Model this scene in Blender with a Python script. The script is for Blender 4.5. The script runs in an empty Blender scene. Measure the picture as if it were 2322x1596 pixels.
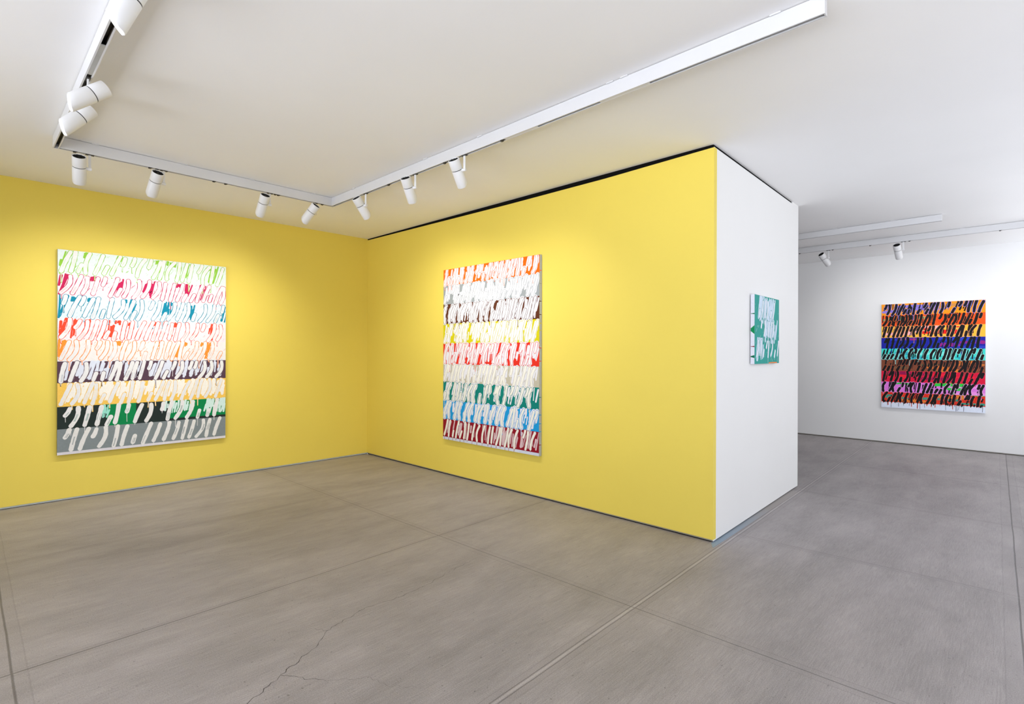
import bpy, bmesh, math, random
from mathutils import Vector, Matrix

C = bpy.context.scene
COL = C.collection
PI = math.pi
H = 3.5                                   # ceiling height
TB = H - 0.1                              # underside of the lighting tracks

# ------------------------------------------------------------------ camera
YAW, PITCH, ROLL = 2.33752, -0.00016, 0.00317
F = Vector((math.cos(YAW) * math.cos(PITCH), math.sin(YAW) * math.cos(PITCH), math.sin(PITCH)))
R0 = F.cross(Vector((0, 0, 1))).normalized()
U0 = R0.cross(F)
R1 = R0 * math.cos(ROLL) + U0 * math.sin(ROLL)
U1 = U0 * math.cos(ROLL) - R0 * math.sin(ROLL)
cam_data = bpy.data.cameras.new('camera')
cam_data.sensor_width = 36.0
cam_data.lens = 1198.75 / 2322 * 36.0
cam_data.clip_start = 0.05
cam = bpy.data.objects.new('camera', cam_data)
COL.objects.link(cam)
M = Matrix(((R1.x, U1.x, -F.x, 7.67975), (R1.y, U1.y, -F.y, -4.56785), (R1.z, U1.z, -F.z, 1.67003), (0, 0, 0, 1)))
cam.matrix_world = M
C.camera = cam

# ------------------------------------------------------------------ world, light, exposure
world = bpy.data.worlds.new('overcast_sky')
C.world = world
world.use_nodes = True
bg = world.node_tree.nodes['Background']
# bright overcast sky; its lower half is brightened as added fill for the ceiling
wn, wl = world.node_tree.nodes, world.node_tree.links
wtc = wn.new('ShaderNodeTexCoord'); wsp = wn.new('ShaderNodeSeparateXYZ')
wl.new(wtc.outputs['Generated'], wsp.inputs[0])
def w_range(src, a, b, c, d):
    n = wn.new('ShaderNodeMapRange')
    for k, v in zip(('From Min', 'From Max', 'To Min', 'To Max'), (a, b, c, d)): n.inputs[k].default_value = v
    wl.new(src, n.inputs['Value']); return n.outputs[0]
# sky and lower fill are dimmed and less blue towards +x to balance the walls
w_sky = w_range(wsp.outputs['X'], 0.15, 0.85, 2.5, 1.35)
w_low_fill = w_range(wsp.outputs['X'], 0.15, 0.85, 7.8, 1.6)
wst = wn.new('ShaderNodeMix'); wst.data_type = 'FLOAT'
wl.new(w_range(wsp.outputs['Z'], -0.06, 0.06, 0.0, 1.0), wst.inputs[0])
wl.new(w_low_fill, wst.inputs[2]); wl.new(w_sky, wst.inputs[3])
wl.new(wst.outputs[0], bg.inputs[1])
wmx = wn.new('ShaderNodeMix'); wmx.data_type = 'RGBA'
wfa = wn.new('ShaderNodeMapRange'); wl.new(wsp.outputs['X'], wfa.inputs['Value'])
wfa.inputs['From Min'].default_value = 0.15; wfa.inputs['From Max'].default_value = 0.85
wl.new(wfa.outputs[0], wmx.inputs[0])
wmx.inputs[6].default_value = (0.905, 0.955, 1.085, 1); wmx.inputs[7].default_value = (0.965, 0.98, 1.0, 1)
wl.new(wmx.outputs[2], bg.inputs[0])
SPOT_W = 49.0

def window_portal(loc, rot, sx, sy):      # guides sampling of the sky through the shopfront openings, some added for light
    d = bpy.data.lights.new('window_daylight', 'AREA')
    d.shape = 'RECTANGLE'; d.size = sx; d.size_y = sy
    d.cycles.is_portal = True
    o = bpy.data.objects.new('window_daylight', d)
    o.location = loc; o.rotation_euler = rot
    COL.objects.link(o)
window_portal((12.5, -2.8, 1.75), (0, PI / 2, 0), 3.5, 11.6)
window_portal((9.3, 5.2, 1.75), (0, PI / 2, 0), 3.5, 4.4)
window_portal((7.4, -8.6, 1.75), (PI / 2, 0, 0), 10.2, 3.5)

C.view_settings.view_transform = 'Standard'
C.view_settings.look = 'None'
C.view_settings.gamma = 1.0
C.view_settings.exposure = 0.11
C.view_settings.use_curve_mapping = False
C.cycles.use_denoising = True
C.cycles.max_bounces = 12
C.cycles.diffuse_bounces = 8

# ------------------------------------------------------------------ helpers
def s2l(c):
    c = c / 255.0
    return c / 12.92 if c <= 0.04045 else ((c + 0.055) / 1.055) ** 2.4
def rgb(r, g, b):
    return (s2l(r), s2l(g), s2l(b), 1.0)

def new_mat(name, color, rough=0.6, metal=0.0, spec=0.4, var=0.0, vscale=3.0, bump=0.0, bscale=80.0):
    m = bpy.data.materials.new(name)
    m.use_nodes = True
    nt = m.node_tree
    b = nt.nodes['Principled BSDF']
    b.inputs['Base Color'].default_value = color
    b.inputs['Roughness'].default_value = rough
    b.inputs['Metallic'].default_value = metal
    b.inputs['Specular IOR Level'].default_value = spec
    tc = nt.nodes.new('ShaderNodeTexCoord')
    if var > 0:
        n = nt.nodes.new('ShaderNodeTexNoise')
        n.inputs['Scale'].default_value = vscale
        n.inputs['Detail'].default_value = 4
        nt.links.new(tc.outputs['Object'], n.inputs['Vector'])
        mr = nt.nodes.new('ShaderNodeMapRange')
        mr.inputs['From Min'].default_value = 0.3; mr.inputs['From Max'].default_value = 0.7
        mr.inputs['To Min'].default_value = 1 - var; mr.inputs['To Max'].default_value = 1 + var
        nt.links.new(n.outputs['Fac'], mr.inputs['Value'])
        mx = nt.nodes.new('ShaderNodeVectorMath'); mx.operation = 'SCALE'
        mx.inputs[0].default_value = color[:3]
        nt.links.new(mr.outputs[0], mx.inputs['Scale'])
        nt.links.new(mx.outputs[0], b.inputs['Base Color'])
    if bump > 0:
        n2 = nt.nodes.new('ShaderNodeTexNoise')
        n2.inputs['Scale'].default_value = bscale
        n2.inputs['Detail'].default_value = 3
        nt.links.new(tc.outputs['Object'], n2.inputs['Vector'])
        bp = nt.nodes.new('ShaderNodeBump')
        bp.inputs['Strength'].default_value = bump
        bp.inputs['Distance'].default_value = 0.002
        nt.links.new(n2.outputs['Fac'], bp.inputs['Height'])
        nt.links.new(bp.outputs[0], b.inputs['Normal'])
    return m

def link_mesh(name, bm, mats, parent=None, smooth=False):
    me = bpy.data.meshes.new(name)
    bmesh.ops.recalc_face_normals(bm, faces=bm.faces)
    bm.to_mesh(me); bm.free()
    for m in (mats if isinstance(mats, (list, tuple)) else [mats]):
        me.materials.append(m)
    if smooth:
        for p in me.polygons: p.use_smooth = True
        try:
            me.set_sharp_from_angle(angle=math.radians(35))
        except Exception:
            pass
    o = bpy.data.objects.new(name, me)
    COL.objects.link(o)
    if parent: o.parent = parent
    return o

def box(bm, x0, x1, y0, y1, z0, z1, mi=0, skip=()):
    v = [bm.verts.new(p) for p in ((x0, y0, z0), (x1, y0, z0), (x1, y1, z0), (x0, y1, z0), (x0, y0, z1), (x1, y0, z1), (x1, y1, z1), (x0, y1, z1))]
    for key, idx in (('b', (3, 2, 1, 0)), ('t', (4, 5, 6, 7)), ('f', (0, 1, 5, 4)), ('r', (1, 2, 6, 5)), ('k', (2, 3, 7, 6)), ('l', (3, 0, 4, 7))):
        if key in skip: continue
        bm.faces.new([v[i] for i in idx]).material_index = mi

def bevel(bm, w=0.003, seg=2):
    bmesh.ops.bevel(bm, geom=list(bm.edges), offset=w, segments=seg, affect='EDGES', profile=0.7)

def struct(name, bm, mats, parent=None, label=None):
    o = link_mesh(name, bm, mats, parent)
    if parent is None: o['kind'] = 'structure'
    if label: o['label'] = label
    return o

def thing(name, label, cat, loc, rotz=0.0, group=None):
    o = bpy.data.objects.new(name, None)
    COL.objects.link(o)
    o.empty_display_size = 0.1
    o.location = loc; o.rotation_euler = (0, 0, rotz)
    o['label'] = label; o['category'] = cat
    if group: o['group'] = group
    return o

# ------------------------------------------------------------------ materials of the setting
M_YEL = new_mat('yellow_wall_paint', (0.80, 0.64, 0.11, 1), 0.62, spec=0.3, var=0.012, vscale=1.3, bump=0.12, bscale=160)
M_WHT = new_mat('white_wall_paint', (0.795, 0.795, 0.79, 1), 0.65, spec=0.3, var=0.008, vscale=1.5, bump=0.12, bscale=160)
M_CEI = new_mat('white_ceiling_paint', (0.89, 0.89, 0.89, 1), 0.8, spec=0.2, var=0.015, vscale=0.8, bump=0.15, bscale=60)
M_BLK = new_mat('gap_shade_black', (0.004, 0.004, 0.004, 1), 0.9, spec=0.1, var=0.1, vscale=5)  # for black strips that put the shade of the wall gaps into colour
M_ALU = new_mat('bluish_aluminium_strip', rgb(196, 205, 208), 0.5, metal=0.0, var=0.06, vscale=4)
M_GRY = new_mat('dull_grey_strip', rgb(150, 146, 136), 0.55, var=0.08, vscale=4)
M_MUL = new_mat('dark_window_metal', rgb(70, 70, 72), 0.4, metal=0.6, var=0.05)
M_THR = new_mat('bluish_floor_strip', rgb(128, 148, 166), 0.6, bump=0.2, bscale=90)
def fade_to_concrete(m):                  # the bluish tone fades to the concrete colour along the strip
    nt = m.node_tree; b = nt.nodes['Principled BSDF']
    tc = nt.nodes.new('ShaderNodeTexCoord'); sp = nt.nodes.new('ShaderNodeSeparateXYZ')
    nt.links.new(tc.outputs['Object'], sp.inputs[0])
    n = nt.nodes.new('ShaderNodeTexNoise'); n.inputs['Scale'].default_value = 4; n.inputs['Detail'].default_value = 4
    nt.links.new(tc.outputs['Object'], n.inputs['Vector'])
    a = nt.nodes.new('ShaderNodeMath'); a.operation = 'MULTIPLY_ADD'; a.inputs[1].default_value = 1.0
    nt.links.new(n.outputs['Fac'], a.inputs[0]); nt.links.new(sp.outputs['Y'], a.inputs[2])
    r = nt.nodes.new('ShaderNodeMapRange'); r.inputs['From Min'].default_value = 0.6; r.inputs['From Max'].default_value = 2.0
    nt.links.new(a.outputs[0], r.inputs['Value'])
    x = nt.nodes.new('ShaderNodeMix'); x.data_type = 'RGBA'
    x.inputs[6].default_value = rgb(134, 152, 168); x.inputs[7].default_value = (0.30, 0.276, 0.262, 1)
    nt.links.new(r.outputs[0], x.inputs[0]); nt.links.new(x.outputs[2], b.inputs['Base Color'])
fade_to_concrete(M_THR)

# concrete floor: broomed slab, trowelled joint bands and joint lines
JOINTS = [  # axis ('x' = runs along y), centre, slope, from, to, half band, half line, line kind
    ('x', 1.915, -0.013, -9, 0.0, 0.030, 0.0045, 'light'),
    ('x', 3.834, -0.0227, -9, 0.0, 0.028, 0.0050, 'dark'),
    ('x', 5.816, -0.0227, -9, 7.39, 0.055, 0.0075, 'light'),
    ('x', 7.680, -0.0245, -9, 7.39, 0.075, 0.0050, 'dark'),
    ('x', 9.60, -0.0227, -9, 7.39, 0.060, 0.0060, 'dark'),
    ('y', -4.39, 0.0, 0.0, 12.5, 0.060, 0.0055, 'dark'),
    ('y', -1.662, 0.0243, 0.0, 12.5, 0.050, 0.0035, 'dark'),
    ('y', 0.09, 0.046, 5.74, 12.5, 0.035, 0.0050, 'light'),
    ('y', 2.47, 0.0, 5.69, 12.5, 0.035, 0.0045, 'light'),
    ('y', 4.62, 0.0, 5.69, 12.5, 0.020, 0.0030, 'light'),
]
def floor_material():
    m = bpy.data.materials.new('broomed_concrete')
    m.use_nodes = True
    nt = m.node_tree; N = nt.nodes; L = nt.links
    bs = N['Principled BSDF']
    bs.inputs['Roughness'].default_value = 0.52
    bs.inputs['Specular IOR Level'].default_value = 0.5
    tc = N.new('ShaderNodeTexCoord')
    P = tc.outputs['Object']
    def math_(op, a, b=None, c=None):
        n = N.new('ShaderNodeMath'); n.operation = op
        for i, v in enumerate((a, b, c)):
            if v is None: continue
            if isinstance(v, (int, float)): n.inputs[i].default_value = v
            else: L.new(v, n.inputs[i])
        return n.outputs[0]
    def noise(scale, vec=(1, 1, 1), detail=4, rough=0.55, off=(0, 0, 0), dist=0.0):
        mp = N.new('ShaderNodeMapping'); mp.inputs['Scale'].default_value = vec; mp.inputs['Location'].default_value = off
        L.new(P, mp.inputs['Vector'])
        n = N.new('ShaderNodeTexNoise'); n.inputs['Scale'].default_value = scale
        n.inputs['Detail'].default_value = detail; n.inputs['Roughness'].default_value = rough
        n.inputs['Distortion'].default_value = dist
        L.new(mp.outputs[0], n.inputs['Vector'])
        return n.outputs['Fac']
    def remap(v, a, b, c, d):
        n = N.new('ShaderNodeMapRange')
        for k, x in zip(('From Min', 'From Max', 'To Min', 'To Max'), (a, b, c, d)): n.inputs[k].default_value = x
        L.new(v, n.inputs['Value']); return n.outputs[0]
    sp = N.new('ShaderNodeSeparateXYZ'); L.new(P, sp.inputs[0])
    wob = remap(noise(1.3, detail=3), 0.3, 0.7, -0.003, 0.003)
    px = math_('ADD', sp.outputs[0], wob); py = math_('ADD', sp.outputs[1], wob)
    bands = None; dark = None; light = None; edge = None
    for ax, c, slope, lo, hi, hb, hl, kind in JOINTS:
        a, b = (px, sp.outputs[1]) if ax == 'x' else (py, sp.outputs[0])
        d = math_('ABSOLUTE', math_('SUBTRACT', a, math_('MULTIPLY_ADD', b, slope, c)))
        rng = math_('MULTIPLY', math_('GREATER_THAN', b, lo), math_('LESS_THAN', b, hi))
        bd = math_('MULTIPLY', remap(d, hb * 0.9, hb, 1, 0), rng)
        ln = math_('MULTIPLY', remap(d, hl * 0.5, hl * 1.3, 1, 0), rng)
        # groove edge lines beside the joint
        e = math_('MULTIPLY', remap(math_('ABSOLUTE', math_('SUBTRACT', d, hb)), 0.002, 0.005, 1, 0), rng)
        bands = bd if bands is None else math_('MAXIMUM', bands, bd)
        edge = e if edge is None else math_('MAXIMUM', edge, e)
        if kind == 'dark':
            dark = ln if dark is None else math_('MAXIMUM', dark, ln)
        else:
            light = ln if light is None else math_('MAXIMUM', light, ln)
            g = math_('MULTIPLY', remap(math_('ABSOLUTE', math_('SUBTRACT', d, hl * 2.0)), 0.0015, 0.004, 0.8, 0), rng)
            dark = g if dark is None else math_('MAXIMUM', dark, g)
    streak = noise(1.0, (165, 7.0, 1), 4, 0.65, dist=0.15)        # broom lines run along y
    streak2 = noise(1.0, (4.5, 0.9, 1), 8, 0.66, dist=0.3)
    grain = noise(170, detail=2, rough=0.7)
    mott = noise(1.5, (1.3, 0.8, 1), detail=9, rough=0.68, dist=0.4)
    mott2 = noise(0.35, (1, 0.6, 1), detail=3)
    speck = noise(46, detail=1, rough=0.4, off=(3, 7, 0))
    speck_d = remap(speck, 0.735, 0.77, 0, 1)
    sfac = math_('SUBTRACT', 1.0, math_('MULTIPLY', bands, 0.8))
    v = math_('ADD', remap(mott, 0.3, 0.7, 0.87, 1.13), remap(mott2, 0.3, 0.7, -0.09, 0.09))
    v = math_('ADD', v, math_('MULTIPLY', remap(streak, 0.3, 0.7, -0.14, 0.14), sfac))
    v = math_('ADD', v, remap(streak2, 0.3, 0.7, -0.13, 0.13))
    v = math_('ADD', v, remap(grain, 0.25, 0.75, -0.26, 0.26))
    v = math_('MULTIPLY', v, math_('SUBTRACT', 1.0, math_('MULTIPLY', bands, 0.035)))
    v = math_('MULTIPLY', v, math_('SUBTRACT', 1.0, math_('MULTIPLY', edge, 0.15)))
    v = math_('MULTIPLY', v, math_('SUBTRACT', 1.0, math_('MULTIPLY', dark, 0.52)))
    v = math_('MULTIPLY', v, math_('ADD', 1.0, math_('MULTIPLY', light, 0.32)))
    v = math_('MULTIPLY', v, math_('SUBTRACT', 1.0, math_('MULTIPLY', speck_d, 0.35)))
    sc = N.new('ShaderNodeVectorMath'); sc.operation = 'SCALE'
    sc.inputs[0].default_value = (0.300, 0.275, 0.271)
    L.new(v, sc.inputs['Scale'])
    L.new(sc.outputs[0], bs.inputs['Base Color'])
    hgt = math_('ADD', math_('MULTIPLY', streak, sfac), math_('MULTIPLY', grain, 0.4))
    hgt = math_('SUBTRACT', hgt, math_('MULTIPLY', dark, 1.5))
    bp = N.new('ShaderNodeBump'); bp.inputs['Strength'].default_value = 0.3; bp.inputs['Distance'].default_value = 0.004
    L.new(hgt, bp.inputs['Height']); L.new(bp.outputs[0], bs.inputs['Normal'])
    return m
M_FLR = floor_material()
M_CRK = new_mat('crack_shadow', rgb(62, 57, 53), 0.9, var=0.2, vscale=20)

# ------------------------------------------------------------------ the setting
XS, YS = 9.3, 3.0                        # unseen shopfront set closer in the far room, added to brighten it
XW, YF, YB, YE, XE0, XE1 = 12.5, -8.6, 7.39, 2.66, 5.735, 5.672
bm = bmesh.new(); box(bm, -0.2, XS, YF, YB + 0.2, -0.12, 0.0); box(bm, XS, XW, YF, YS, -0.12, 0.0)
floor = struct('floor', bm, M_FLR)

def crack(pts, w, seed):
    rnd = random.Random(seed)
    P = [Vector(p) for p in pts]
    fine = []
    for a, b in zip(P, P[1:]):
        n = max(2, int((b - a).length / 0.022))
        d = (b - a).normalized(); q = Vector((-d.y, d.x))
        for i in range(n):
            fine.append(a.lerp(b, i / n) + q * rnd.uniform(-0.010, 0.010))
    fine.append(P[-1])
    bm = bmesh.new(); prev = None
    for i, p in enumerate(fine):
        d = (fine[min(i + 1, len(fine) - 1)] - fine[max(i - 1, 0)]).normalized(); q = Vector((-d.y, d.x))
        t = i / (len(fine) - 1)
        ww = w * (1 - 0.75 * t) * rnd.uniform(0.4, 1.3)
        c = (bm.verts.new((p.x + q.x * ww, p.y + q.y * ww, 0.0004)), bm.verts.new((p.x - q.x * ww, p.y - q.y * ww, 0.0004)))
        if prev: bm.faces.new((prev[0], prev[1], c[1], c[0]))
        prev = c
    o = link_mesh('crack', bm, M_CRK, floor)
    o['label'] = 'thin dark crack'
crack([(5.10, -3.75), (5.044, -3.633), (4.901, -3.361), (4.80, -3.17), (4.692, -3.059), (4.609, -2.744), (4.635, -2.5), (4.623, -2.296), (4.537, -1.895), (4.50, -1.60)], 0.0022, 1)
crack([(4.94, -3.43), (5.13, -3.30), (5.28, -3.12), (5.40, -3.09), (5.52, -3.0)], 0.0012, 5)
crack([(4.70, -3.05), (4.62, -3.10), (4.55, -3.22)], 0.0010, 8)

bm = bmesh.new(); box(bm, -0.2, XS, YF, YB + 0.2, H, H + 0.15); box(bm, XS, XW, YF, YS, H, H + 0.15)
struct('ceiling', bm, M_CEI)

ZB = 0.024       # foot of the yellow panels
bm = bmesh.new(); box(bm, -0.2, 0.0, -7.0, 0.02, ZB, H)
struct('wall_left', bm, M_YEL)
bm = bmesh.new(); box(bm, -0.2, -0.008, -7.0, 0.02, 0.006, ZB, 0); box(bm, -0.2, -0.02, -7.0, 0.02, 0.0, 0.006, 1)
struct('trim_1', bm, [M_ALU, M_BLK], label='light bluish metal strip under the left yellow wall')

# right yellow wall: its top edge stops a little short of the ceiling
def wall_top(x):
    return H - (0.020 + 0.028 * min(1.0, x / 3.2)) if x < 4.6 else H - (0.048 - 0.020 * (x - 4.6) / 1.1)
bm = bmesh.new()
xs = [0.0, 0.8, 1.6, 2.4, 3.2, 4.0, 4.6, 5.2, XE0]
rows = []
for x in xs:
    rows.append([bm.verts.new(p) for p in ((x, 0, ZB), (x, 0, wall_top(x)), (x, 0.06, wall_top(x)), (x, 0.06, ZB))])
for a, b in zip(rows, rows[1:]):
    for i in range(4):
        bm.faces.new((a[i], b[i], b[(i + 1) % 4], a[(i + 1) % 4]))
bm.faces.new(rows[0]); bm.faces.new(rows[-1][::-1])
struct('wall_right', bm, M_YEL)
bm = bmesh.new(); box(bm, 0.0, XE0 - 0.012, 0.010, 0.06, 0.010, ZB, 0); box(bm, 0.0, XE0 - 0.03, 0.018, 0.06, 0.0, 0.010, 1)
struct('trim_2', bm, [M_GRY, M_BLK], label='grey strip with a blackened gap under the right yellow wall')
def prism(bm, pts, z0, z1s, mi=0):
    lo = [bm.verts.new((p[0], p[1], z0)) for p in pts]
    hi = [bm.verts.new((p[0], p[1], z)) for p, z in zip(pts, z1s)]
    n = len(pts)
    bm.faces.new(lo[::-1]).material_index = mi; bm.faces.new(hi).material_index = mi
    for i in range(n):
        bm.faces.new((lo[i], lo[(i + 1) % n], hi[(i + 1) % n], hi[i])).material_index = mi
# black strip in the gap over the partition, its shade put into colour
bm = bmesh.new(); box(bm, 0.0, XE0 - 0.012, 0.006, 0.06, H - 0.08, H)
prism(bm, [(XE0 - 0.06, 0.05), (XE0 - 0.008, 0.006), (XE1 - 0.004, 2.39), (XE1 - 0.056, 2.39)], H - 0.05, [H] * 4)
struct('trim_3', bm, M_BLK, label='black strip in the gap between partition top and ceiling')
# white end wall of the partition
bm = bmesh.new()
prism(bm, [(XE0 - 0.06, 0.06), (XE0, 0.0), (XE1 + 0.004, 2.40), (XE1 - 0.056, 2.40)], 0.012, [H - 0.024, H - 0.024, H - 0.022, H - 0.022])
prism(bm, [(XE1 - 0.056, 2.40), (XE1 + 0.004, 2.40), (XE1, YE), (XE1 - 0.06, YE)], 0.012, [H, H, H, H])
prism(bm, [(0.0, YE - 0.06), (XE1 - 0.06, YE - 0.06), (XE1 - 0.06, YE), (0.0, YE)], 0.012, [H] * 4)
struct('wall_end', bm, M_WHT)
bm = bmesh.new(); prism(bm, [(XE0 - 0.05, 0.05), (XE0 - 0.012, 0.02), (XE1 - 0.012, YE - 0.02), (XE1 - 0.05, YE - 0.05)], 0.0, [0.012] * 4)
struct('trim_4', bm, M_BLK)
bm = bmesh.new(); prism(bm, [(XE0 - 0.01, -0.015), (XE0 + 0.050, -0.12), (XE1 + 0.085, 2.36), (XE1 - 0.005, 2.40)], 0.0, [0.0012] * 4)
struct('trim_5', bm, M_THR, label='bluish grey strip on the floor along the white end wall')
# back wall, far left wall, open shopfronts out of view, two added for more light
bm = bmesh.new(); box(bm, -0.2, XS, YB, YB + 0.2, 0.022, H)
struct('wall_back', bm, M_WHT)
bm = bmesh.new(); box(bm, -0.2, XS, YB + 0.010, YB + 0.2, 0.006, 0.022, 0); box(bm, -0.2, XS, YB + 0.02, YB + 0.2, 0.0, 0.006, 1)
struct('trim_6', bm, [M_GRY, M_BLK], label='thin grey strip under the white back wall')
bm = bmesh.new(); box(bm, -0.2, 0.0, YE - 0.06, YB, 0.0, H)
struct('wall_far_left', bm, M_WHT)
def shopfront(name, bars):
    bm = bmesh.new()
    for b in bars: box(bm, *b)
    struct(name, bm, M_MUL)
def bars_y(x, y0, y1, ys):
    return [(x - 0.08, x, y0, y1, 0, 0.15), (x - 0.08, x, y0, y1, 3.42, 3.5)] + [(x - 0.08, x, y - 0.03, y + 0.03, 0.15, 3.42) for y in ys]
shopfront('window_1', bars_y(XW, YF, YS, (-8.5, -5.6, -2.7, 0.2, 2.95)))
shopfront('added_window_2', [(2.4, XW, YF, YF + 0.08, 0, 0.15), (2.4, XW, YF, YF + 0.08, 3.42, 3.5)] + [(x - 0.03, x + 0.03, YF, YF + 0.08, 0.15, 3.42) for x in (2.45, 4.4, 6.4, 8.4, 10.4)])  # unseen opening added to let more daylight onto ceiling and walls
bm = bmesh.new(); box(bm, -0.2, 2.4, -7.2, -7.0, 0, H); box(bm, 2.2, 2.4, YF, -7.2, 0, H)
struct('wall_front', bm, M_WHT)
shopfront('added_window_3', bars_y(XS, YS, YB, (3.05, 5.2, 7.34)))  # unseen opening added close by to brighten the far room

# ------------------------------------------------------------------ lighting tracks
M_TRK = new_mat('white_track_enamel', (0.64, 0.64, 0.645, 1), 0.4, spec=0.4, var=0.02, vscale=4)
M_SLOT = new_mat('dark_track_slot', (0.012, 0.011, 0.010, 1), 0.5, spec=0.3, var=0.2, vscale=12)
M_COND = new_mat('bronze_conductor', rgb(96, 84, 66), 0.35, metal=0.7, var=0.1, vscale=15)
M_PLT = new_mat('grey_cover_plate', rgb(168, 168, 164), 0.45, metal=0.2, var=0.06, vscale=10)
M_CLIP = new_mat('dark_clip', rgb(48, 46, 44), 0.5, var=0.1)

def track(label, p0, p1, width=0.042, depth=0.1, covers=(), clips=(), tabs=(), joint=(), caps=(0, 0), cover_mat=None):
    """channel hung on the ceiling from p0 to p1 along its near face; local x runs along it, local -y is the near face"""
    a = Vector((p0[0], p0[1], 0)); b = Vector((p1[0], p1[1], 0))
    L = (b - a).length; ang = math.atan2(b.y - a.y, b.x - a.x)
    t = thing('lighting_track', label, 'track', (a.x, a.y, H), ang, 'ceiling lighting tracks')
    lip, th = 0.005, 0.004
    bm = bmesh.new()
    box(bm, 0, L, 0, th, -depth, -0.004)                     # near side
    box(bm, 0, L, width - th, width, -depth, -0.004)         # far side
    box(bm, 0, L, th, width - th, -0.012, -0.004)            # top web
    box(bm, 0, L, th, th + lip, -depth, -depth + 0.003)      # lips
    box(bm, 0, L, width - th - lip, width - th, -depth, -depth + 0.003)
    if caps[0]: box(bm, -0.006, 0, 0, width, -depth - 0.001, -0.003)
    if caps[1]: box(bm, L, L + 0.006, 0, width, -depth - 0.001, -0.003)
    link_mesh('channel', bm, M_TRK, t)
    bm = bmesh.new(); box(bm, 0.001, L - 0.001, th, width - th, -0.060, -0.012)
    link_mesh('slot', bm, M_SLOT, t)['label'] = 'dark open slot'
    for yy in (th + 0.001, width - th - 0.004):
        bm = bmesh.new(); box(bm, 0.002, L - 0.002, yy, yy + 0.003, -0.078, -0.070)
        link_mesh('conductor', bm, M_COND, t)
    for c0, c1 in covers:
        bm = bmesh.new(); box(bm, c0, c1, th + 0.0005, width - th - 0.0005, -depth + 0.0005, -depth + 0.006)
        link_mesh('cover_plate', bm, cover_mat or M_PLT, t)
    for c in clips:
        bm = bmesh.new(); box(bm, c - 0.010, c + 0.010, 0.006, 0.028, -depth - 0.010, -depth + 0.004); bevel(bm, 0.003)
        box(bm, c + 0.008, c + 0.020, 0.010, 0.022, -depth - 0.004, -depth + 0.004)
        link_mesh('track_clip', bm, M_CLIP, t)
    for c in tabs:
        bm = bmesh.new(); box(bm, c - 0.028, c + 0.028, -0.010, 0.006, -0.007, 0.0)
        link_mesh('mounting_tab', bm, M_TRK, t)
    return t, L

# left leg (far part of the frame at upper left), near face faces -y
XA, YBT, YL = 1.765, -1.53, -4.042
track('white track across the upper left corner, holding the three large spotlights', (XA - 0.042, YL), (6.6, YL),
      covers=[(3.47 - XA + 0.04, 3.93 - XA + 0.04)], clips=(), caps=(1, 1))
# along the left yellow wall: near face faces +x  (local -y = +x  ->  runs towards +y)
def run_y(label, x, y0, y1, **k):
    return track(label, (x, y0), (x, y1), **k)
run_y('white track parallel to the left yellow wall', XA, YL + 0.042, YBT + 0.042,
      clips=[y - (YL + 0.042) for y in (-3.90, -3.35, -3.295, -2.80, -2.69, -2.185, -2.15, -1.64)],
      tabs=[y - (YL + 0.042) for y in (-3.76, -3.07, -2.44, -1.76)], caps=(0, 0))
track('long white track running forward in front of the right yellow wall', (XA, YBT), (6.95, YBT),
      covers=[(5.575 - XA, 5.955 - XA), (4.65 - XA, 5.0 - XA - 0.3 + 0.3)], cover_mat=M_TRK,
      clips=[x - XA for x in (2.95, 3.87, 4.615)], tabs=[x - XA for x in (2.29, 3.61, 4.37, 5.67, 5.78, 6.72)], caps=(0, 1))
track('short white track without spotlights on the far ceiling', (2.0, 4.335), (6.92, 4.335), depth=0.09,
      tabs=[2.9, 3.7, 4.4], caps=(1, 1))
track('white track before the white back wall, holding two spotlights', (2.0, 5.555), (8.6, 5.555), depth=0.095,
      clips=[x - 2.0 for x in (4.884, 5.39, 5.92, 6.43, 7.46)], tabs=[x - 2.0 for x in (5.1, 5.9, 6.3, 7.05)], caps=(1, 1))

# ------------------------------------------------------------------ spotlights
M_LMP = new_mat('white_lamp_enamel', (0.76, 0.76, 0.76, 1), 0.38, spec=0.45, var=0.01, vscale=4)
M_VNT = new_mat('black_vent', (0.006, 0.006, 0.006, 1), 0.6, spec=0.3, var=0.2, vscale=30)
M_SEAM = new_mat('dark_seam', rgb(52, 52, 52), 0.6, var=0.1)
def lens_mat():
    m = new_mat('lit_lens', (0.9, 0.9, 0.9, 1), 0.3)
    b = m.node_tree.nodes['Principled BSDF']
    b.inputs['Emission Color'].default_value = (1, 0.97, 0.9, 1)
    b.inputs['Emission Strength'].default_value = 2.0
    return m
M_LENS = lens_mat()

RB, LB, CUT = 0.0505, 0.235, 0.55
SEG = 48
def ring(bm, z, r, slant=0.0):
    vs = []
    for i in range(SEG):
        a = 2 * PI * i / SEG
        x, y = r * math.cos(a), r * math.sin(a)
        dz = slant * min(0.6, max(-1.0, x / RB))
        vs.append(bm.verts.new((x, y, z + dz * RB)))
    return vs
def loft(bm, rings):
    for a, b in zip(rings, rings[1:]):
        for i in range(SEG):
            bm.faces.new((a[i], a[(i + 1) % SEG], b[(i + 1) % SEG], b[i]))
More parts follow.
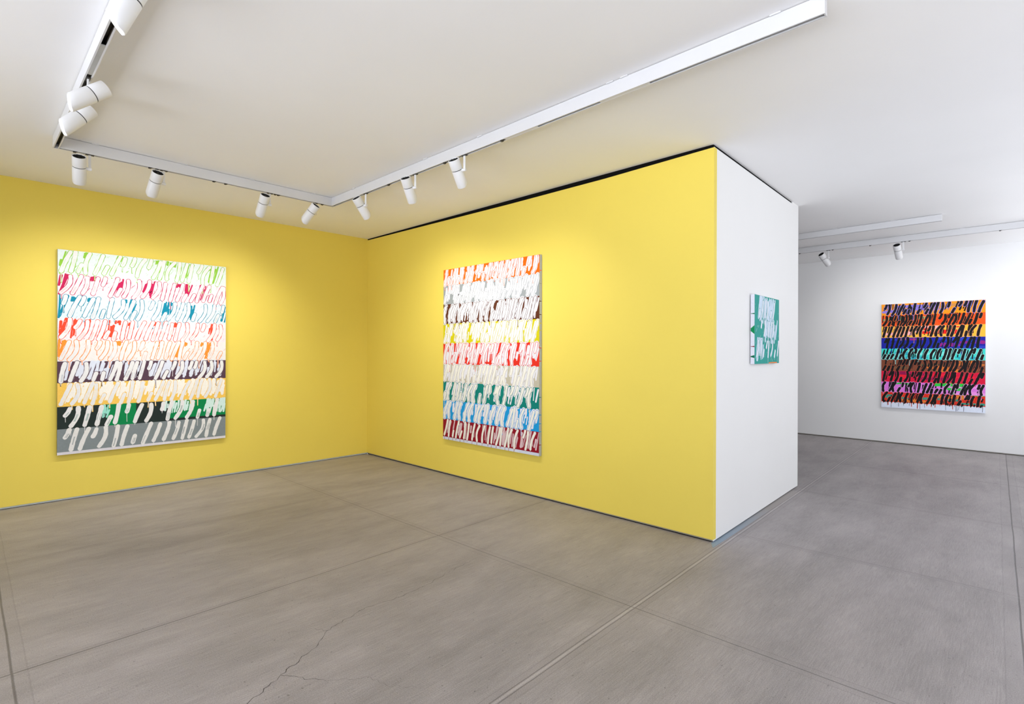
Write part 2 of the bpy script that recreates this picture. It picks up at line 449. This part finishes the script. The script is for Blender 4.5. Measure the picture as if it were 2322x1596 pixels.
# body axis = local z (back at 0, mouth at LB); local +x is the lower side, local y the pivot axis
def body_meshes():
    out = {}
    zs = 0.40 * LB
    bm = bmesh.new()
    loft(bm, [ring(bm, zs + 0.003, RB - 0.010), ring(bm, zs + 0.003, RB - 0.0008), ring(bm, zs + 0.005, RB), ring(bm, LB - 0.04, RB, 0.0),
              ring(bm, LB - 0.004, RB, CUT), ring(bm, LB, RB - 0.002, CUT), ring(bm, LB, RB - 0.006, CUT), ring(bm, LB - 0.05, RB - 0.007, 0.2), ring(bm, zs + 0.02, RB - 0.008)])
    out['front_barrel'] = (bm, M_LMP)
    bm = bmesh.new()
    loft(bm, [ring(bm, 0.024, RB - 0.006), ring(bm, 0.002, RB - 0.005), ring(bm, 0.0, RB - 0.0035), ring(bm, 0.001, RB - 0.001), ring(bm, 0.004, RB),
              ring(bm, zs - 0.005, RB), ring(bm, zs - 0.003, RB - 0.0008), ring(bm, zs - 0.003, RB - 0.010)])
    out['rear_barrel'] = (bm, M_LMP)
    bm = bmesh.new()
    loft(bm, [ring(bm, zs - 0.006, RB - 0.0035), ring(bm, zs + 0.006, RB - 0.0035)])
    out['seam'] = (bm, M_SEAM)
    bm = bmesh.new()
    r0 = ring(bm, 0.008, RB - 0.0055); bm.faces.new(r0)
    for k in range(9):
        a = 2 * PI * k / 9
        c, s = math.cos(a), math.sin(a)
        p = [Vector((c * rr - s * w, s * rr + c * w, z)) for rr, w, z in ((0.012, 0.0012, 0.003), (0.042, 0.0012, 0.003), (0.042, -0.0012, 0.003), (0.012, -0.0012, 0.003))]
        top = [bm.verts.new(v) for v in p]
        bot = [bm.verts.new(v + Vector((0, 0, 0.005))) for v in p]
        bm.faces.new(top)
        for i in range(4): bm.faces.new((top[i], top[(i + 1) % 4], bot[(i + 1) % 4], bot[i]))
    out['rear_vent'] = (bm, M_VNT)
    bm = bmesh.new()
    bm.faces.new(ring(bm, LB - 0.065, RB - 0.010))
    out['lens'] = (bm, M_LENS)
    return out
BODY = {}
for nm, (bm_, mt) in body_meshes().items():
    me = bpy.data.meshes.new(nm)
    bmesh.ops.recalc_face_normals(bm_, faces=bm_.faces)
    bm_.to_mesh(me); bm_.free(); me.materials.append(mt)
    for p in me.polygons: p.use_smooth = True
    me.set_sharp_from_angle(angle=math.radians(40))
    BODY[nm] = me
def cyl(bm, r, p0, p1, n=20):
    p0, p1 = Vector(p0), Vector(p1)
    d = (p1 - p0); m = d.to_track_quat('Z', 'Y').to_matrix()
    a = [bm.verts.new(p0 + m @ Vector((r * math.cos(2 * PI * i / n), r * math.sin(2 * PI * i / n), 0))) for i in range(n)]
    b = [bm.verts.new(p1 + m @ Vector((r * math.cos(2 * PI * i / n), r * math.sin(2 * PI * i / n), 0))) for i in range(n)]
    bm.faces.new(a[::-1]); bm.faces.new(b)
    for i in range(n): bm.faces.new((a[i], a[(i + 1) % n], b[(i + 1) % n], b[i]))

STEM, SIDE = 0.128, 0.072
def spotlight(label, stem, azimuth, pitch, side, power=1.0, stem_len=STEM, along='y', angle=108):
    """stem: point under the track; azimuth and pitch (degrees below level) of the beam; side +1/-1: on which side of the stem the barrel hangs"""
    t = thing('track_spotlight', label, 'spotlight', stem, 0, 'white cylinder spotlights on the ceiling tracks')
    st = Vector(stem); pv = Vector((0, 0, -stem_len))
    az, pt = math.radians(azimuth), math.radians(pitch)
    hz = Vector((math.cos(az), math.sin(az), 0))
    d = hz * math.cos(pt) - Vector((0, 0, math.sin(pt)))
    yax = Vector((0, 0, 1)).cross(hz).normalized()          # pivot axis
    low = yax.cross(d).normalized()                          # perpendicular to the axis
    if low.z > 0: low = -low
    ya = d.cross(low).normalized()
    rot = Matrix((low, ya, d)).transposed()
    off = yax * SIDE * side
    org = pv + off - d * (0.45 * LB)
    mtx = Matrix.Translation(org) @ rot.to_4x4()
    for nm in ('front_barrel', 'rear_barrel', 'rear_vent', 'lens'):
        o = bpy.data.objects.new(nm, BODY[nm]); COL.objects.link(o)
        o.parent = t; o.matrix_local = mtx
        if nm == 'rear_vent': o['label'] = 'black vented back end'
        if nm == 'front_barrel':
            s = bpy.data.objects.new('seam', BODY['seam']); COL.objects.link(s)
            s.parent = o; s['label'] = 'thin dark seam'
    bm = bmesh.new(); box(bm, -0.005, 0.005, -0.010, 0.010, -stem_len - 0.008, 0.0); bevel(bm, 0.002)
    o = link_mesh('stem', bm, M_LMP, t); o.rotation_euler = (0, 0, math.atan2(hz.y, hz.x))
    bm = bmesh.new()
    cyl(bm, 0.014, pv - yax * side * 0.014, pv + yax * side * (SIDE - RB + 0.004))
    link_mesh('pivot_knob', bm, M_LMP, t, True)
    bm = bmesh.new()
    lx, ly = (0.03, 0.012) if along == 'x' else (0.012, 0.03)
    box(bm, -lx, lx, -ly, ly, -0.006, -0.0005)
    link_mesh('track_adapter', bm, M_CLIP, t)['label'] = 'dark adapter in the track slot'
    ld = bpy.data.lights.new('lamp_beam', 'SPOT')
    ld.energy = SPOT_W * power; ld.spot_size = math.radians(angle); ld.spot_blend = 1.0
    ld.shadow_soft_size = 0.035; ld.color = (1.0, 0.985, 0.955)
    lo = bpy.data.objects.new('lamp_beam', ld); COL.objects.link(lo)
    lo.parent = t
    lo.matrix_local = Matrix.Translation(org + d * (LB + 0.03)) @ d.to_track_quat('-Z', 'Y').to_matrix().to_4x4()
    return t

xa, yb, yl = XA - 0.021, YBT + 0.021, YL + 0.021
# left wall
spotlight('white spotlight at the left end of the left-wall track, barrel hanging straight in the picture', (xa, -3.795, TB), 172, 50, 1)
spotlight('white slightly leaning spotlight on the left-wall track, second from its left end', (xa, -3.235, TB), 187, 48, 1)
spotlight('white spotlight on the left-wall track, third from its left end, right of the left painting', (xa, -2.24, TB), 180, 50, 1)
spotlight('strongly tilted white spotlight on the left-wall track, just left of the track corner', (xa, -1.725, TB), 206, 46, 1)
# right wall
spotlight('white spotlight just right of the track corner, leaning steeply right', (2.50, yb, TB), 103, 46, 1, along='x')
spotlight('white spotlight in the middle of the three above the right yellow wall', (3.415, yb, TB), 117, 50, 1, along='x')
spotlight('white spotlight farthest right of the three above the right yellow wall', (4.145, yb, TB), 108, 50, 1, along='x')
# left leg, aimed away to the left
spotlight('largest white spotlight, cut off by the top of the picture at upper left', (4.66, yl, TB), -108, 66, 1, 0.5, along='x')
spotlight('upper of the two overlapping white spotlights at upper left', (3.40, yl, TB), -90, 40, 1, 0.5, along='x')
spotlight('lower of the two overlapping white spotlights at upper left, just above the left track corner', (2.93, yl, TB), -90, 49, 1, 0.5, along='x')
# far room
spotlight('small far white spotlight tilted right, nearest the edge of the white end wall', (5.325, 5.576, TB + 0.005), 66, 42, 1, 0.55, along='x', angle=125)
spotlight('small far white spotlight hanging nearly upright above the multicoloured painting', (6.355, 5.576, TB + 0.005), 85, 48, 1, 0.55, along='x', angle=125)
spotlight('added far white spotlight on the back-wall track, out of view to the right', (7.95, 5.576, TB + 0.005), 95, 48, 1, 0.55, along='x', angle=125)  # unseen extra lamp added to brighten the far room

# ------------------------------------------------------------------ paintings (plain striped stand-ins with loose brush dabs)
def paint_material():
    m = bpy.data.materials.new('brushed_paint')
    m.use_nodes = True
    nt = m.node_tree; b = nt.nodes['Principled BSDF']
    b.inputs['Roughness'].default_value = 0.55; b.inputs['Specular IOR Level'].default_value = 0.18
    at = nt.nodes.new('ShaderNodeVertexColor'); at.layer_name = 'pigment'
    tc = nt.nodes.new('ShaderNodeTexCoord')
    n = nt.nodes.new('ShaderNodeTexNoise'); n.inputs['Scale'].default_value = 60; n.inputs['Detail'].default_value = 4
    nt.links.new(tc.outputs['Object'], n.inputs['Vector'])
    mr = nt.nodes.new('ShaderNodeMapRange'); mr.inputs['To Min'].default_value = 0.90; mr.inputs['To Max'].default_value = 1.08
    nt.links.new(n.outputs['Fac'], mr.inputs['Value'])
    sc = nt.nodes.new('ShaderNodeVectorMath'); sc.operation = 'SCALE'
    nt.links.new(at.outputs['Color'], sc.inputs[0]); nt.links.new(mr.outputs[0], sc.inputs['Scale'])
    nt.links.new(sc.outputs[0], b.inputs['Base Color'])
    bp = nt.nodes.new('ShaderNodeBump'); bp.inputs['Strength'].default_value = 0.2; bp.inputs['Distance'].default_value = 0.001
    nt.links.new(n.outputs['Fac'], bp.inputs['Height']); nt.links.new(bp.outputs[0], b.inputs['Normal'])
    return m
M_PNT = paint_material()
M_BAR = new_mat('pine_stretcher', rgb(200, 170, 120), 0.7, var=0.1, vscale=12)

class Canvas:
    """local x to the right, z up from the lower edge, front face at y = -D"""
    def __init__(s, name, label, loc, rotz, w, h, d, side_col, rnd):
        s.t = thing(name, label, 'painting', loc, rotz)
        s.w, s.h, s.d, s.rnd = w, h, d, random.Random(rnd)
        s.bm = bmesh.new(); s.lay = s.bm.loops.layers.float_color.new('pigment'); s.side = side_col
        s.k = 0
    def face(s, pts, col, off):
        y = -s.d - off
        vs = [s.bm.verts.new((p[0], y, p[1])) for p in pts]
        f = s.bm.faces.new(vs)
        for l in f.loops: l[s.lay] = col
    def rect(s, x0, x1, z0, z1, col, off=0.0):
        s.face([(x0, z0), (x1, z0), (x1, z1), (x0, z1)], col, off)
    def clamp(s, p):
        return (min(max(p[0], 0.001), s.w - 0.001), min(max(p[1], 0.001), s.h - 0.001))
    def stroke(s, pts, wd, col, off, jit=0.08):
        s.k = (s.k + 1) % 61; off += s.k * 5e-6     # each stroke lies a hair over the last
        n = len(pts); A, B = [], []
        for i, p in enumerate(pts):
            a = pts[max(i - 1, 0)]; b = pts[min(i + 1, n - 1)]
            dx, dz = b[0] - a[0], b[1] - a[1]; l = math.hypot(dx, dz) or 1
            nx, nz = -dz / l, dx / l
            w = wd * (1 + s.rnd.uniform(-jit, jit))
            A.append((p[0] + nx * w, p[1] + nz * w)); B.append((p[0] - nx * w, p[1] - nz * w))
        def cap(p, q):                       # round cap beyond p, coming from q
            a0 = math.atan2(p[1] - q[1], p[0] - q[0])
            return [(p[0] + wd * math.cos(a0 + t), p[1] + wd * math.sin(a0 + t)) for t in (PI / 3, PI / 6, 0, -PI / 6, -PI / 3)]
        poly = A + cap(pts[-1], pts[-2]) + B[::-1] + cap(pts[0], pts[1])
        # quads for the body, n-gons for the caps
        for i in range(n - 1):
            s.face([s.clamp(q) for q in (A[i], A[i + 1], B[i + 1], B[i])], col, off)
        s.face([s.clamp(q) for q in [A[-1]] + cap(pts[-1], pts[-2]) + [B[-1]]], col, off)
        s.face([s.clamp(q) for q in [B[0]] + cap(pts[0], pts[1]) + [A[0]]], col, off)
    def drip(s, x, z, l, w, col, off):
        z1 = max(0.004, z - l)
        if x < 0.01 or x > s.w - 0.01: return
        s.stroke([(x, z), (x + s.rnd.uniform(-0.002, 0.002), (z + z1) / 2), (x + s.rnd.uniform(-0.003, 0.003), z1)], w, col, off, 0.2)
    def scumble(s, x0, x1, z0, z1, col, off, n, w=0.012):
        for _ in range(n):
            x = s.rnd.uniform(x0, x1); zt = z1 - s.rnd.random() ** 2 * (z1 - z0) * 0.5
            zb = z0 + s.rnd.random() * (zt - z0) * 0.6
            sl = s.rnd.uniform(0.05, 0.35) * (zt - zb)
            s.stroke([(x, zb), (x + sl / 2, (zb + zt) / 2), (x + sl, zt)], w * s.rnd.uniform(0.7, 1.5), col, off, 0.25)
    def dabs(s, z0, z1, row, fill, line, halo=None, pitch=0.075, fw=0.017, lw=0.006, drip_p=0.5, x0=0.03, x1=None, dry=None):
        r = s.rnd; hh = z1 - z0; x = x0; x1 = x1 or s.w - 0.03; o = row * 3e-5
        bend = r.choice((-1, 1))
        while x < x1 - 0.02:
            k = r.choice(('bar', 'bar', 'bar', 'bow', 'bow', 'low', 'high'))
            sl = r.uniform(0.12, 0.34) * hh
            zb, zt = z0 + hh * r.uniform(0.05, 0.14), z1 - hh * r.uniform(0.04, 0.12)
            segs = []
            if k in ('bar', 'bow'):
                am = {'bar': r.uniform(-0.03, 0.03), 'bow': bend * r.uniform(0.06, 0.13)}[k] * hh
                n = 9; ps = []
                for i in range(n):
                    t = i / (n - 1)
                    b = am * math.sin(PI * t)
                    ps.append((x + sl * t + b, zb + (zt - zb) * t))
                segs.append(ps)
            else:
                mid = (zb + zt) / 2
                if k == 'low':
                    segs.append([(x, zb), (x + sl * 0.3, zb + 0.5 * (mid - zb)), (x + sl * 0.5, mid - hh * 0.09)])
                if k == 'high':
                    q = x + sl * 0.5
                    segs.append([(q, mid + hh * 0.09), (q + sl * 0.3, (mid + zt) / 2 + hh * 0.03), (q + sl * 0.5, zt)])
            for ps in segs:
                ps = [(min(max(p[0], fw + 0.006), s.w - fw - 0.006), p[1]) for p in ps]
                if halo: s.stroke(ps, fw + lw * 3.2, halo, 0.0004 + o, 0.22)
                if line: s.stroke(ps, fw + lw, line, 0.0008 + o, 0.10)
                s.stroke(ps, fw, fill, 0.0012 + o, 0.10)
                if dry and r.random() < 0.55:
                    a = r.uniform(0.0, 0.5); i0 = int(a * (len(ps) - 2)); q = ps[i0:i0 + max(2, len(ps) // 2)]
                    for _ in range(3):
                        e = r.uniform(-0.6, 0.6) * fw
                        s.stroke([(p[0] + e, p[1]) for p in q], fw * 0.13, dry, 0.0014 + o, 0.4)
                if r.random() < drip_p:
                    b = min(ps, key=lambda p: p[1])
                    ll = r.uniform(0.02, 0.12)
                    if line: s.drip(b[0], b[1], ll + lw, 0.0025 + lw * 0.6, line, 0.0008 + o)
                    s.drip(b[0], b[1], ll, 0.0025, fill, 0.0012 + o)
            x += pitch * (r.uniform(0.75, 1.2) if k != 'bow' else r.uniform(1.1, 1.5))
    def flecks(s, z0, z1, col, n, size, off=0.0002, slant=0.7):
        for _ in range(n):
            x, z, l = s.rnd.uniform(0.01, s.w - 0.01), s.rnd.uniform(z0, z1), s.rnd.uniform(0.4, 1.6) * size
            s.stroke([(x, z), (x + slant * l, z + l)], size * s.rnd.uniform(0.05, 0.22), col, off, 0.3)
    def finish(s, edge_marks=()):
        f = link_mesh('canvas_face', s.bm, M_PNT, s.t)
        bm = bmesh.new(); lay = bm.loops.layers.float_color.new('pigment')
        def fc(pts, col):
            g = bm.faces.new([bm.verts.new(p) for p in pts])
            for l in g.loops: l[lay] = col
        w, h, d = s.w, s.h, s.d - 0.0006
        fc([(0, 0, 0), (0, -d, 0), (0, -d, h), (0, 0, h)], s.side)
        fc([(w, 0, 0), (w, 0, h), (w, -d, h), (w, -d, 0)], s.side)
        fc([(0, 0, h), (0, -d, h), (w, -d, h), (w, 0, h)], s.side)
        fc([(0, 0, 0), (w, 0, 0), (w, -d, 0), (0, -d, 0)], s.side)
        fc([(0, -d, 0), (w, -d, 0), (w, -d, h), (0, -d, h)], s.side)
        for x, z, dz, col in edge_marks:      # paint that ran over the edge
            e = 0.0006 if x > w / 2 else -0.0006
            fc([(x + e, -d, z), (x + e, -d * 0.08, z + dz * 0.35), (x + e, -d * 0.08, z + dz * 0.65), (x + e, -d, z + dz)], col)
        link_mesh('canvas_edge', bm, M_PNT, s.t)
        for b0, b1 in ((0.03, 0.08), (w - 0.08, w - 0.03)):
            bm = bmesh.new(); box(bm, b0, b1, 0.0, 0.002, 0.03, h - 0.03)
            link_mesh('stretcher_bar', bm, M_BAR, s.t)

WH = (0.77, 0.77, 0.785, 1)
def mix(a, b, t): return tuple(a[i] * (1 - t) + b[i] * t for i in range(3)) + (1,)

# ---- left wall
h, w = 2.272, 1.708
c = Canvas('painting', 'large mostly white painting of horizontal stripes hanging on the left yellow wall', (0.004, -3.850, 0.515), PI / 2, w, h, 0.042, rgb(150, 140, 90), 11)
fr = [0, .116, .221, .333, .44, .545, .65, .766, .875, .987, 1]
zz = [h * (1 - f) for f in fr]
A_COL = [rgb(140, 196, 60), rgb(190, 20, 82), rgb(0, 132, 162), rgb(236, 72, 44), rgb(250, 145, 50), rgb(84, 60, 76), rgb(240, 196, 92), rgb(34, 46, 44), rgb(128, 138, 142)]
TINT = [rgb(218, 230, 230), rgb(230, 222, 230), rgb(212, 228, 236), rgb(231, 224, 230), rgb(231, 228, 228)]
for i in range(9):
    z1, z0 = zz[i], zz[i + 1]; hh = z1 - z0
    if i < 5:
        c.rect(0, w, z0, z1, TINT[i])
        c.flecks(z0, z1 - 0.02, mix(TINT[i], A_COL[i], 0.35), 90, 0.016)
        c.flecks(z0, z1 - 0.02, mix(TINT[i], A_COL[i], 0.8), 22, 0.018)
        for _ in range(9):
            x = c.rnd.uniform(0.02, w - 0.06); c.scumble(x, x + 0.05, z1 - hh * c.rnd.choice((0.25, 0.9)), z1 - hh * 0.05, A_COL[i], 0.0002, 5, 0.008)
        c.scumble(0.005, 0.03, z0, z1, A_COL[i], 0.0002, 3, 0.01)
        c.dabs(z0, z1, i, WH, A_COL[i], None, pitch=0.076, fw=0.0185, lw=0.0055, drip_p=0.6, dry=mix(WH, A_COL[i], 0.25))
    elif i == 5:
        c.rect(0, w, z0, z1, A_COL[i]); c.scumble(0.02, w - 0.03, z0 + 0.03, z1, rgb(214, 220, 236), 0.0002, 105, 0.011)
        c.dabs(z0, z1, i, WH, A_COL[i], None, pitch=0.080, fw=0.020, lw=0.0055, drip_p=0.6, dry=rgb(196, 200, 210))
    elif i == 6:
        c.rect(0, w, z0, z1, A_COL[i]); c.scumble(0.06, w - 0.02, z0 + 0.05, z1 - 0.005, rgb(240, 236, 228), 0.0002, 190, 0.012)
        c.dabs(z0, z1, i, WH, A_COL[i], None, pitch=0.095, fw=0.019, lw=0.005, drip_p=0.6, dry=rgb(240, 226, 200))
    elif i == 7:
        c.rect(0, w, z0, z1, A_COL[i])
        gr = rgb(0, 130, 72)
        c.rect(0.44, 0.72, z0, z1, gr, 0.0002); c.rect(1.06, w, z0 + 0.03, z1, gr, 0.0002)
        c.scumble(1.0, 1.30, z0 + 0.10, z1, rgb(206, 232, 228), 0.0004, 22, 0.008)
        c.scumble(1.45, w - 0.02, z0 + 0.06, z1, rgb(206, 232, 228), 0.0004, 36, 0.008)
        c.scumble(0.36, 0.44, z0 + 0.10, z1, rgb(150, 220, 205), 0.0004, 8, 0.006)
        c.dabs(z0, z1, i, WH, None, None, pitch=0.098, fw=0.022, drip_p=0.85, dry=rgb(170, 186, 184))
    else:
        c.rect(0, w, z0, z1, A_COL[i])
        c.dabs(z0, z1, i, rgb(226, 226, 226), None, None, pitch=0.094, fw=0.021, drip_p=0.8, dry=rgb(166, 172, 174))
c.rect(0, w, 0, zz[9], rgb(218, 216, 224))
c.finish()

# ---- right wall
h, w = 2.285, 1.722
c = Canvas('painting', 'tall painting of saturated stripes and white brushwork on the right yellow wall', (2.030, -0.004, 0.490), 0, w, h, 0.042, rgb(176, 180, 190), 23)
fr = [0, .095, .205, .32, .435, .556, .66, .77, .88, .985, 1]
zz = [h * (1 - f) for f in fr]
B_COL = [rgb(250, 104, 8), rgb(150, 156, 158), rgb(88, 44, 24), rgb(204, 194, 14), rgb(218, 44, 30), rgb(186, 180, 160), rgb(0, 122, 112), rgb(20, 148, 212), rgb(140, 12, 34)]
for i in range(9):
    z1, z0 = zz[i], zz[i + 1]
    col = B_COL[i]
    c.rect(0, w, z0, z1, col)
    hal = rgb(222, 222, 228) if i < 8 else mix(rgb(222, 200, 205), col, 0.2)
    n = (60, 80, 70, 70, 70, 80, 40, 40, 26)[i]
    c.scumble(0.02, w - 0.04, z0 + 0.02, z1 - 0.01, hal, 0.0002, n, 0.010)
    if i in (7, 8): c.scumble(0.6, w - 0.04, z0 + 0.02, z1 - 0.01, hal, 0.0002, 26, 0.008)
    fill = WH if i < 5 else rgb(232, 230, 220)
    c.dabs(z0, z1, i, fill, col, hal if i < 8 else None, pitch=0.072 if i < 6 else 0.082, fw=0.0165, lw=0.0052, drip_p=0.65)
c.rect(0, w, 0, zz[9], rgb(204, 210, 226))
mk = [(w, z, 0.012, B_COL[min(8, max(0, 8 - int(z / h * 9)))]) for z in [0.12, 0.27, 0.36, 0.46, 0.66, 0.80, 0.90, 1.07, 1.22, 1.42, 1.50, 1.60, 1.75, 1.95, 2.10]]
c.finish(mk)

# ---- white end wall
h, w = 0.700, 0.800
th = math.atan2(XE1 - XE0, YE)           # the end wall is a touch out of square
c = Canvas('painting', 'small teal painting with whitish brushwork on the white end wall', (XE0 - 0.0235 * 0.94 + 0.006, 0.920, 1.556), PI / 2 - th, w, h, 0.040, rgb(226, 228, 240), 31)
teal = rgb(6, 150, 140)
c.rect(0, w, 0, h, teal)
c.scumble(0.10, 0.66, 0.42, 0.69, rgb(200, 218, 236), 0.0002, 44, 0.013)
c.scumble(0.30, 0.70, 0.22, 0.46, rgb(200, 218, 236), 0.0002, 22, 0.013)
c.scumble(0.05, 0.26, 0.04, 0.26, rgb(200, 218, 236), 0.0002, 16, 0.012)
c.flecks(0.02, 0.68, mix(teal, WH, 0.35), 60, 0.02)
for i, (z1, z0, xa0, xa1) in enumerate(((0.66, 0.47, 0.14, 0.70), (0.45, 0.27, 0.18, 0.62), (0.25, 0.06, 0.06, 0.78))):
    c.dabs(z0, z1, i, rgb(228, 232, 244), rgb(60, 160, 160), None, pitch=0.095, fw=0.016, lw=0.006, drip_p=0.7, x0=xa0, x1=xa1)
c.stroke([(0.45, 0.006), (0.60, 0.009), (0.72, 0.007)], 0.006, rgb(226, 130, 60), 0.0016)
c.finish([(0, 0.50, 0.012, rgb(0, 120, 84)), (0, 0.30, 0.09, rgb(0, 140, 84)), (0, 0.17, 0.012, rgb(140, 30, 40)), (0, 0.06, 0.03, rgb(0, 110, 80))])

# ---- back wall
h, w = 1.910, 1.450
c = Canvas('painting', 'multicoloured striped painting with black brushwork on the white back wall', (5.797, YB - 0.004, 0.664), 0, w, h, 0.042, rgb(226, 230, 240), 47)
fr = [0, .11, .215, .325, .43, .535, .645, .75, .85, .945, 1]
zz = [h * (1 - f) for f in fr]
D_ROW = [  # base, second colour, third colour, line
    (rgb(246, 152, 20), rgb(140, 122, 214), rgb(206, 140, 70), rgb(160, 140, 226)),
    (rgb(244, 84, 16), rgb(240, 70, 10), rgb(150, 180, 120), rgb(250, 110, 50)),
    (rgb(250, 190, 60), rgb(240, 24, 14), rgb(250, 180, 190), rgb(250, 170, 120)),
    (rgb(26, 30, 160), rgb(40, 60, 190), rgb(150, 30, 130), rgb(20, 60, 190)),
    (rgb(62, 218, 206), rgb(40, 170, 190), rgb(120, 235, 226), rgb(180, 244, 238)),
    (rgb(128, 70, 48), rgb(226, 124, 44), rgb(110, 90, 60), rgb(176, 90, 60)),
    (rgb(222, 16, 60), rgb(150, 14, 76), rgb(240, 30, 50), rgb(240, 60, 90)),
    (rgb(224, 122, 222), rgb(40, 206, 70), rgb(240, 150, 230), rgb(244, 180, 240)),
    (rgb(226, 48, 30), rgb(60, 150, 130), rgb(230, 130, 50), rgb(250, 100, 70)),
]
BLACK = (0.006, 0.005, 0.006, 1)
for i, (a, b, d3, ln) in enumerate(D_ROW):
    z1, z0 = zz[i], zz[i + 1]; hh = z1 - z0
    c.rect(0, w, z0, z1, a)
    for k in range(7):
        x = c.rnd.uniform(0.0, w - 0.3); l = c.rnd.uniform(0.2, 0.5); zc = c.rnd.uniform(z0 + 0.02, z1 - 0.02)
        q = b if k % 3 else d3
        c.stroke([(x, zc), (x + l / 2, zc + c.rnd.uniform(-0.012, 0.012)), (min(w - 0.02, x + l), zc)], c.rnd.uniform(0.012, 0.03), q, 0.0002, 0.3)
    c.scumble(0.01, w - 0.04, z0 + 0.02, z1, BLACK, 0.0004, 34 if i not in (6, 3) else 12, 0.009)
    if i == 1: c.scumble(0.01, 0.45, z0, z1, BLACK, 0.0004, 40, 0.012)
    c.dabs(z0, z1, i, BLACK, ln, None, pitch=0.064, fw=0.0195, lw=0.005, drip_p=0.35)
c.rect(0, w, 0, zz[9], rgb(226, 234, 250))
for k in range(26):
    x = c.rnd.uniform(0.02, w - 0.02)
    c.drip(x, zz[9] + 0.02, c.rnd.uniform(0.03, 0.13), 0.0025, BLACK, 0.0016)
c.scumble(0.02, w - 0.03, zz[9] - 0.02, zz[9] + 0.03, BLACK, 0.0014, 40, 0.006)
c.finish()
